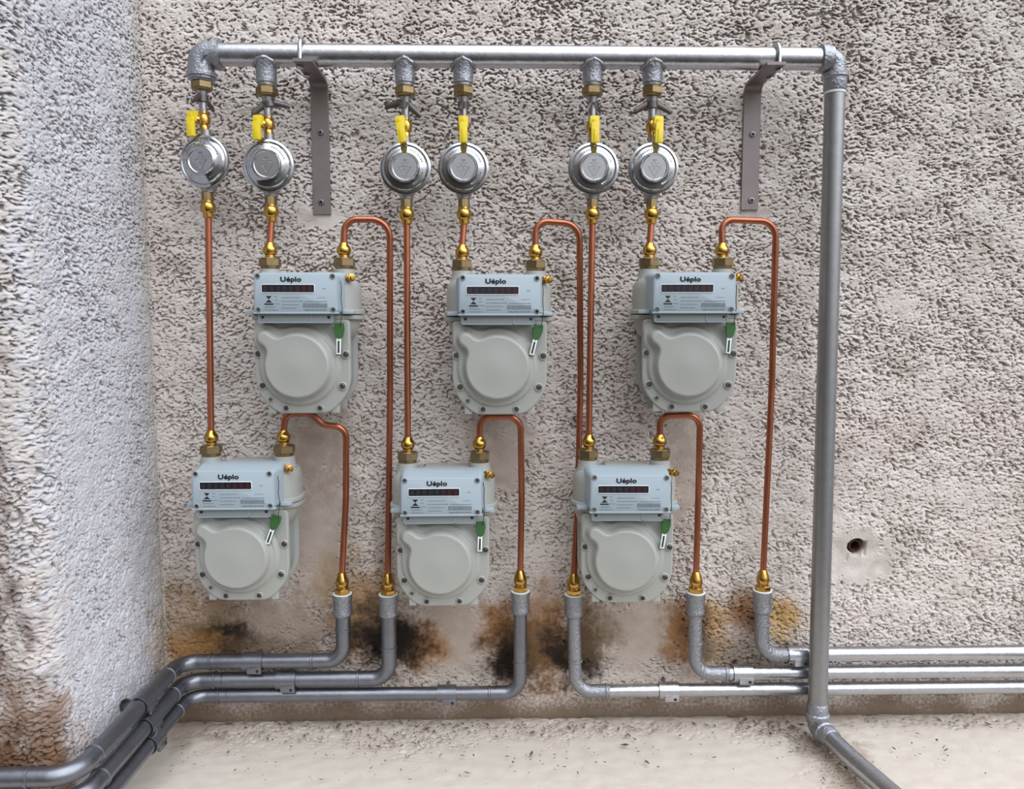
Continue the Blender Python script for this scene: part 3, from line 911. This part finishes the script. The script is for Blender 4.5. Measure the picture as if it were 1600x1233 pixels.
for k in range(1, 7):
    s = sock(k)
    t = thing('steel_pipe', (s.x, s.y, PZ[k]), SL[k], 'pipe', 'grey steel outlet pipes')
    socket_part(k, t)
    r = PR[k]; z = PZ[k]
    R = .040
    b = MB()
    if k <= 3:
        dirx = -1
    else:
        dirx = 1
    lean = {1: 0, 2: 0, 3: 0, 4: .004, 5: 0.002, 6: .002}[k]
    cor = Vector((s.x + lean, -WP, z))
    # vertical pipe + bend
    endx = cor.x + dirx * .055
    b.tube(fillet([s - Vector((0, 0, .030)), cor, Vector((endx, -WP, z))], R, 14), r, 28)
    ringat(b, Vector((s.x + lean * .8, -WP, z + R + .012)), (0, 0, 1), r)
    ringat(b, Vector((cor.x + dirx * (R + .010), -WP, z)), (1, 0, 0), r)
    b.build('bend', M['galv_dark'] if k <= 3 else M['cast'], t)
    b = MB()
    if k <= 3:
        xin = XC + .006 * (k - 1); yo = YO + .000 * k
        b.tube([Vector((endx, -WP, z)), Vector((xin + .060, -WP, z))], r, 28)
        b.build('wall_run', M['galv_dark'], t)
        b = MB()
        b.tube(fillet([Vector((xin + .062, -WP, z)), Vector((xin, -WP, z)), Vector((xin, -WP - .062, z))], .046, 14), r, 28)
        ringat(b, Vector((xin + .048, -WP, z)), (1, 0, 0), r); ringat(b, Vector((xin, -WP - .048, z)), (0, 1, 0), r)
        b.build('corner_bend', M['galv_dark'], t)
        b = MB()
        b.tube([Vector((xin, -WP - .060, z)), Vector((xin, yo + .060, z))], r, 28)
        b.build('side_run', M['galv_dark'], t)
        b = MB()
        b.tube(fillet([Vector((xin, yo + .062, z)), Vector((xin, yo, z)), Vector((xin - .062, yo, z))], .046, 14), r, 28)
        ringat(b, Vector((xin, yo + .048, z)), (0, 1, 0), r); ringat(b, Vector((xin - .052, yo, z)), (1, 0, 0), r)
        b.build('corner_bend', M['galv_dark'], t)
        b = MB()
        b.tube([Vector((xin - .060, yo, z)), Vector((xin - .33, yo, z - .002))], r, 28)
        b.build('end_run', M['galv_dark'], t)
    else:
        b.tube([Vector((endx, -WP, z)), Vector((.98, -WP, z))], r, 28)
        b.build('wall_run', M['galv'], t)

# saddle clamps
def clamp(c, axis, r, label):
    t = thing('pipe_clamp', c, label, 'clamp', 'sheet metal clamps on the steel outlet pipes')
    w = .0155; g = .0012
    R = r + .0016
    b = MB()
    secs = []
    pr = []
    for k in range(17):
        a = math.radians(-115 + 245 * k / 16)   # 0 = front (outward), +90 = up
        pr.append((math.cos(a), math.sin(a)))
    for sx in (-w, w):
        ring = [(sx, -R * cu, R * sn) for cu, sn in pr] + [(sx, -(R + g) * cu, (R + g) * sn) for cu, sn in pr[::-1]]
        secs.append(ring)
    b.loft(secs)
    # lip of the clamp with its bolt ear
    b.box(-w * .45, w, -R - .0012, -R + .0035, -R * 1.12, -R * .25, .0006)
    b.box(-w, w, R - .004, -SO * -1 - .004 if False else R + .002, -.003, .003, .0008)
    ang = 0 if axis == 'x' else -math.pi / 2
    m = Matrix.Translation(c) @ Matrix.Rotation(math.pi / 2 if axis == 'y' else 0, 4, 'Z')
    b.build('strap', M['galv_dark'] if axis == 'y' or c.x < 0.05 else M['galv'], t, tf=m)
    b = MB(); b.lathe([(0, .0024), (.0010, .0024), (.0012, .0018)], (w * .62, -R - .0010, -R * .78), (0, -1, 0), 14)
    b.build('bolt', M['black'], t, tf=m)
    if axis == 'y': return
    b = MB(); b.lathe([(R + .001, .0028), (SO - .002, .0028)], (0, 0, 0), (0, 1, 0), 12)
    b.build('wall_stud', M['galv_dark'], t, tf=m)
def clampx(px, k, label):
    p = at(px, 1050, WP); clamp(Vector((p.x, -WP, PZ[k])), 'x', PR[k], label)
clampx(397, 1, 'sheet metal clamp on the upper left steel pipe, leftmost on the back wall')
clampx(448, 2, 'sheet metal clamp on the middle left steel pipe')
clampx(698, 3, 'sheet metal clamp on the lowest left steel pipe, left of the dark stain')
clampx(1044, 4, 'sheet metal clamp on the lowest right steel pipe')
clampx(1159, 5, 'sheet metal clamp on the middle right steel pipe')
clampx(1243, 6, 'sheet metal clamp on the top right steel pipe, just left of the tall vertical pipe')
for k in (1, 2, 3):
    xin = XC + .006 * (k - 1)
    clamp(Vector((xin, -.178, PZ[k])), 'y', PR[k],
          'sheet metal clamp on the %s steel pipe beside the left wall' % {1: 'upper', 2: 'middle', 3: 'lowest'}[k])

# ------------------------------------------------------------------ gas meter (template at the origin, port face z = 0, wall at y = +PO)
def plan_section(hx, yb, yf, r, z, k=8):
    """rounded rectangle in plan; yb, yf = distances out from the wall"""
    o = rrect(0, (yb + yf) / 2, hx, (yf - yb) / 2, r, k)
    return [(x, PO - y_, z) for x, y_ in o]
def Y(out): return PO - out
PLATE = [(69, -74), (69, -160), (67.5, -172), (63, -183), (55, -194), (46, -203), (38, -209.5), (32, -211)]
def plate_outline():
    right = PLATE; pts = []
    # densify
    loop = [(x, z) for x, z in right] + [(-x, z) for x, z in right[::-1]]
    out = []
    n = len(loop)
    for i in range(n):
        a, b_ = Vector(loop[i]), Vector(loop[(i + 1) % n])
        m_ = max(1, int((b_ - a).length / 4))
        for j in range(m_): out.append(a.lerp(b_, j / m_))
    # smooth
    for _ in range(3):
        out = [(out[i - 1] + out[i] * 2 + out[(i + 1) % len(out)]) / 4 for i in range(len(out))]
    return [(p.x / 1000, p.y / 1000) for p in out][::-1]
def make_meter():
    t = thing('gas_meter', (0, 0, 0), 'gas meter', 'gas meter', 'diaphragm gas meters')
    # upper casing
    b = MB()
    secs = []
    for z, ins in [(-.012, .030), (-.0125, .016), (-.0145, .009), (-.018, .004), (-.024, .001), (-.032, 0), (-.062, 0)][::1]:
        secs.append(plan_section(.078 - ins, .034 + ins, .118 - ins, max(.036 - ins, .006), z))
    b.loft(secs)
    b.lathe([(-.016, .0185), (-.012, .0165), (-.004, .0155), (0, .0155)], (-.055, 0, 0), seg=28)
    b.lathe([(-.016, .0185), (-.012, .0165), (-.004, .0155), (0, .0155)], (.055, 0, 0), seg=28)
    b.box(-.030, .040, Y(.100), Y(.050), -.014, -.0065, .003)
    b.build('upper_casing', M['casing'], t)
    b = MB()
    b.loft([plan_section(.0795, .032, .120, .037, -.060), plan_section(.0815, .030, .122, .038, -.0615), plan_section(.0815, .030, .122, .038, -.066), plan_section(.080, .032, .121, .038, -.0668)])
    b.loft([plan_section(.080, .032, .121, .038, -.0680), plan_section(.0815, .030, .122, .038, -.0688), plan_section(.0815, .030, .122, .038, -.0735), plan_section(.078, .033, .119, .037, -.0755)])
    b.build('casing_flange', M['casing'], t)
    b = MB(); b.loft([plan_section(.0785, .033, .119, .037, -.0660), plan_section(.0785, .033, .119, .037, -.0690)]); b.build('gasket', M['seam'], t)
    for sg in (-1, 1):
        b = MB(); b.box(sg * .068 - .008, sg * .068 + .008, Y(.1265), Y(.112), -.0665, -.0610, .001); b.build('flange_clip', M['display'], t)
    # lower casing: core, rear plate, tabs
    o = plate_outline()
    def sec(out, ins, dz=0): return [(x, Y(out), z + dz) for x, z in inset(o, ins)]
    b = MB()
    b.loft([plan_section(.0755, .036, .116, .034, -.073), plan_section(.0745, .036, .116, .034, -.084), plan_section(.068, .042, .110, .030, -.098), plan_section(.060, .050, .105, .025, -.104)])
    b.loft([sec(.036, .030), sec(.040, .018), sec(.048, .010), sec(.056, .006), sec(.057, .000), sec(.062, .000), sec(.063, .004)])
    for sg in (-1, 1):
        b.box(sg * .046 - .0055, sg * .046 + .0055, Y(.066), Y(.056), -.2105, -.196, .001)
        b.box(sg * .046 - .0055, sg * .046 + .0055, Y(.118), Y(.112), -.2105, -.196, .001)
    b.build('rear_casing', M['casing'], t)
    b = MB(); b.loft([sec(.062, .006), sec(.075, .010), sec(.105, .010), sec(.113, .005)])
    b.build('measuring_body', M['strip'], t)
    # front cover: rings toward the bowl centre with heights from a smooth distance field
    cxm, czm = -.004, -.141
    n = len(o); NR = 46
    V_ = []; F_ = []
    def sd(x, z):
        d1 = math.hypot(x - cxm, z - czm) - .0470
        ax_, az_, bx_, bz_ = -.050, -.101, -.026, -.120
        px_, pz_ = x - ax_, z - az_; ex_, ez_ = bx_ - ax_, bz_ - az_
        h = max(0, min(1, (px_ * ex_ + pz_ * ez_) / (ex_ ** 2 + ez_ ** 2)))
        d2 = math.hypot(px_ - ex_ * h, pz_ - ez_ * h) - .0105
        k = .010
        hh = max(k - abs(d1 - d2), 0) / k
        return min(d1, d2) - hh * hh * k / 4, d1
    def ss(a, b_, x):
        u = min(1, max(0, (x - a) / (b_ - a))); return u * u * (3 - 2 * u)
    def hgt(x, z):
        d, d1 = sd(x, z)
        right = 1.0
        h = .0055 * (1 - ss(.0085, .0115, d)) + .0135 * (1 - ss(-.003, .004, d))
        h += .002 * (1 - ss(-.05, -.006, d1))
        return h
    base_out = .121
    V_ += [(x, Y(.113), z) for x, z in o]
    V_ += [(x, Y(.1185), z) for x, z in o]
    V_ += [(x, Y(.1202), z) for x, z in inset(o, .0006)]
    for k in range(NR):
        f = 1 - k / NR
        for x, z in inset(o, .0018):
            X_, Z_ = cxm + (x - cxm) * f, czm + (z - czm) * f
            V_.append((X_, Y(base_out + hgt(X_, Z_)), Z_))
    V_.append((cxm, Y(base_out + hgt(cxm, czm)), czm))
    rows = NR + 3
    for k in range(rows - 1):
        for i in range(n):
            j = (i + 1) % n
            F_.append((k * n + i, k * n + j, (k + 1) * n + j, (k + 1) * n + i))
    for i in range(n): F_.append(((rows - 1) * n + i, (rows - 1) * n + (i + 1) % n, rows * n))
    F_.append(tuple(range(n)))
    b = MB(); b.add(V_, F_); b.build('front_cover', M['casing'], t, angle=60)
    for sx, sz, big in [(-63, -124, 1), (63, -125, 1), (-58, -170, 1), (57, -171, 1), (-47, -190, 0), (-25, -203, .8), (24, -203, .8)]:
        q = (sx / 1000, Y(.1205), sz / 1000)
        s_ = 1 if big else .62
        if 0 < big < 1: s_ = .85
        b = MB(); b.lathe([(0, .0064 * s_), (.0020, .0062 * s_), (.0028, .0054 * s_), (.0028, .0044 * s_), (.0010, .0042 * s_)], q, (0, -1, 0), 20)
        bs = b.build('screw_boss', M['casing'], t)
        b = MB(); b.lathe([(.0006, .0040 * s_), (.0026, .0038 * s_), (.0036, .0028 * s_), (.0036, .0016 * s_), (.0022, .0013 * s_)], q, (0, -1, 0), 16)
        b.build('screw', M['darkmetal'] if big else M['seam'], bs)
    # register box
    b = MB()
    fo = rrect(-.0005, -.038, .0590, .0282, .006, 6)
    def bs_(out, ins, dz=0): return [(x, Y(out), z + dz) for x, z in inset(fo, ins)]
    b.loft([bs_(.092, -.004, .0), bs_(.118, -.003), bs_(.122, -.0005), bs_(.1455, .0002), bs_(.1478, .0012), bs_(.1485, .0026)], cap=True)
    # raised rim line under the window label area
    bx_ = b.build('register_box', M['display'], t)
    fy_ = Y(.1485)
    b = MB()
    b.box(-.060, .059, Y(.1490), Y(.1420), -.0668, -.0640, .0012)
    b.build('lower_lip', M['display'], bx_)
    for sx, sz in [(-53, -14), (51.5, -14.5), (-53, -61), (51.5, -61)]:
        b = MB(); b.lathe([(-.001, .0042), (.0004, .0042), (.0009, .0038), (.0009, .0032), (-.0005, .0030)], (sx / 1000, fy_, sz / 1000), (0, -1, 0), 18)
        b.lathe([(-.001, .0018), (.0004, .0016)], (sx / 1000, fy_, sz / 1000), (0, -1, 0), 10)
        b.build('screw', M['strip'], bx_)
        b = MB(); b.lathe([(.0001, .0031), (.0004, .0029)], (sx / 1000, fy_ , sz / 1000), (0, -1, 0), 16); b.build('screw_recess', M['seam'], bx_)
    # window
    b = MB()
    wo_ = rrect(-.011, -.0315, .0375, .0062, .0022, 4); wi = inset(wo_, .0011)
    ring = [[(x, fy_ + .0003, z) for x, z in wo_], [(x, fy_ - .0009, z) for x, z in inset(wo_, .0003)], [(x, fy_ - .0009, z) for x, z in inset(wo_, .0009)], [(x, fy_ - .0001, z) for x, z in wi]]
    b.loft(ring, cap=False); b.build('window_frame', M['white'], bx_)
    b = MB(); b.loft([[(x, fy_ + .0002, z) for x, z in wi], [(x, fy_ - .0003, z) for x, z in wi]]); b.build('register_window', M['window'], bx_)
    for q in range(8):
        xx = -.0425 + q * .0090
        b = MB(); b.box(xx - .0030, xx + .0030, fy_ - .0006, fy_ - .0002, -.0352, -.0278, 0)
        b.build('digit_drum', M['drum'] if q < 5 else M['drum_red'], bx_)
    # maker mark and print
    text('Uéplo', .0064, -.0065, -.0215, fy_ - .0002, M['black'], bx_, 'maker_mark', width=.0285, heavy=.00038)
    b = MB()
    cx_ = -.038
    b.add([(cx_ - .0042, fy_ - .0002, -.0418), (cx_ + .0042, fy_ - .0002, -.0418), (cx_ + .0006, fy_ - .0002, -.0458), (cx_ - .0006, fy_ - .0002, -.0458)], [(0, 1, 2, 3)], False)
    b.add([(cx_ - .0006, fy_ - .0002, -.0470), (cx_ + .0006, fy_ - .0002, -.0470), (cx_ + .0046, fy_ - .0002, -.0508), (cx_ - .0046, fy_ - .0002, -.0508)], [(0, 1, 2, 3)], False)
    b.box(cx_ - .0062, cx_ + .0062, fy_ - .0004, fy_ - .0001, -.0540, -.0522, 0)
    b.build('approval_symbol', M['black'], bx_)
    rnd = random.Random(9)
    b = MB()
    def line(x0, x1, z, h=.0011):
        x = x0
        while x < x1:
            w = rnd.uniform(.0006, .0016)
            b.box(x, min(x + w, x1), fy_ - .0003, fy_ - .0001, z - h / 2 * rnd.uniform(.5, 1), z + h / 2 * rnd.uniform(.6, 1), 0)
            x += w + rnd.uniform(.0002, .0007)
    for z, x1 in ((-.0440, .005), (-.0490, .009), (-.0538, .004), (-.0587, .000)): line(-.020, x1, z)
    line(.012, .043, -.0495); line(-.044, -.029, -.0572); line(-.044, -.026, -.0612); line(-.030, -.026, -.0425); line(-.030, -.026, -.0472); line(-.030, -.023, -.0525)
    line(.037, .042, -.0315); line(.030, .042, -.044, .0006)
    b.build('small_print', M['print'], bx_)
    b = MB(); x = .0095
    while x < .0425:
        w = rnd.choice([.0004, .0007, .0011]); b.box(x, x + w, fy_ - .0003, fy_ - .0001, -.0580, -.0520, 0); x += w + rnd.choice([.0004, .0006])
    b.build('barcode', M['print'], bx_)
    b = MB(); nx2 = b
    line(.0105, .0425, -.0612, .0022); b.build('serial_number', M['print'], bx_)
    # strip below the box
    b = MB(); b.box(-.055, .048, Y(.141), Y(.110), -.0790, -.0655, .0010)
    st = b.build('lower_bracket', M['strip'], t)
    b = MB(); b.box(-.0555, .0485, Y(.1418), Y(.1395), -.0795, -.0782, 0); b.box(.0475, .0487, Y(.1418), Y(.138), -.0795, -.066, 0); b.box(-.0555, -.0543, Y(.1418), Y(.138), -.0795, -.066, 0)
    b.box(.0180, .0192, Y(.1418), Y(.138), -.0795, -.066, 0); b.build('bracket_rib', M['display'], st)
    for sx in (-.0495, .0435):
        b = MB(); b.lathe([(0, .0022), (.0008, .0018)], (sx, Y(.141), -.0715), (0, -1, 0), 10); b.build('rivet', M['black'], st)
    # union nuts on both ports
    for sg in (-1, 1):
        b = MB()
        b.lathe([(.0005, .0135), (.0025, .0140), (.016, .0140), (.0172, .0085)], (sg * .055, 0, 0), seg=28)
        b.hexnut(.0040, .0160, .0165, (sg * .055, 0, 0), phase=math.pi / 6, bev=.1)
        b.lathe([(.0155, .0145), (.0165, .0138), (.0175, .0090)], (sg * .055, 0, 0), seg=28)
        b.build('union_nut', M['oldbrass'], t)
    # brass test nipple
    b = MB(); d = Vector((.62, -.78, .04)).normalized(); q = Vector((.064, Y(.103), -.0145))
    b.lathe([(0, .0052), (.006, .0052), (.0065, .0038), (.009, .0038), (.0095, .0056), (.013, .0056), (.0135, .0036), (.017, .0036), (.0172, .002)], q, d, 18)
    b.build('test_nipple', M['brass'], t)
    # sealing wire from the box side down to the seal
    b = MB()
    pts = [(.0600, Y(.136), -.020), (.0615, Y(.137), -.030), (.0608, Y(.138), -.045), (.0620, Y(.136), -.060), (.0600, Y(.137), -.075), (.0585, Y(.136), -.084)]
    b.tube(fillet(pts, .01, 4), .00055, 6); b.build('seal_wire', M['black'], t)
    # green seal with label, pivot at its top
    sl = MB()
    piv = Vector((.056, Y(.132), -.080))
    go = [(-.0065, 0), (.0065, .001), (.0078, -.008), (.006, -.018), (.001, -.023), (-.004, -.021), (-.0065, -.012)][::-1]
    sl.loft([[(x, -.0012 + 0, z) for x, z in inset(go, .0006)], [(x, 0, z) for x, z in go], [(x, .0018, z) for x, z in go], [(x, .003, z) for x, z in inset(go, .0006)]])
    sl.box(-.0098, -.0050, 0, .0012, -.0075, -.0060, 0)
    sl.box(-.0042, .0042, 0.0005, .0022, -.046, -.018, .0008)
    s_ = sl.build('green_seal', M['green'], None)
    s_.parent = t; s_.location = piv
    lbm = MB(); lbm.box(-.0035, .0035, -.0006, .0006, -.0445, -.0215, .0003); l_ = lbm.build('seal_label', M['white'], None); l_.parent = s_
    lbm = MB(); lbm.box(-.0012, .0012, -.0009, -.0005, -.0420, -.0250, 0); l2 = lbm.build('seal_print', M['black'], None); l2.parent = s_
    return t
m0 = make_meter()
ML = {'UL': 'pale grey gas meter in the top left, below the second regulator',
      'UM': 'pale grey gas meter at top centre, below the fourth regulator',
      'UR': 'pale grey gas meter in the top right, below the rightmost regulator',
      'LL': 'pale grey gas meter in the bottom left corner, nearest the left wall',
      'LM': 'pale grey gas meter at bottom centre of the lower row',
      'LR': 'pale grey gas meter in the bottom row at right'}
MYAW = {'UL': 0, 'UM': 1.5, 'UR': -2.5, 'LL': 0.5, 'LM': 1.0, 'LR': -1.0}
SEAL = {'UL': 2, 'UM': 14, 'UR': 4, 'LL': 20, 'LM': 2, 'LR': 8}
for i, (k, mx_, my_, _y) in enumerate(METERS):
    o = m0 if i == 0 else copy_tree(m0)
    o.location = PORT[k][0]
    o.rotation_euler = (0, 0, math.radians(MYAW[k]))
    o['label'] = ML[k]
    find(o, 'green_seal')[0].rotation_euler = (0, math.radians(SEAL[k]), 0)

# stub of conduit inside the broken hole in the wall
c = at(1336, 853, 0)
b = MB()
b.lathe([(-.004, .0098), (.016, .0098), (.0165, .0085), (-.001, .0080), (-.004, .0080)], (c.x, .016, c.z), (0, -1, 0), 28, cap=False)
cd = b.build('conduit_stub', M['conduit'])
b = MB(); b.lathe([(-.005, .0092), (-.004, .0090)], (c.x, .016, c.z), (0, -1, 0), 28); b.build('inner_plug', M['hole'], cd)
tag(cd, 'dark open end of a small conduit set in the wall right of the tall pipe', 'conduit')

# tidy helper properties
for o in bpy.data.objects:
    if '_o' in o: del o['_o']
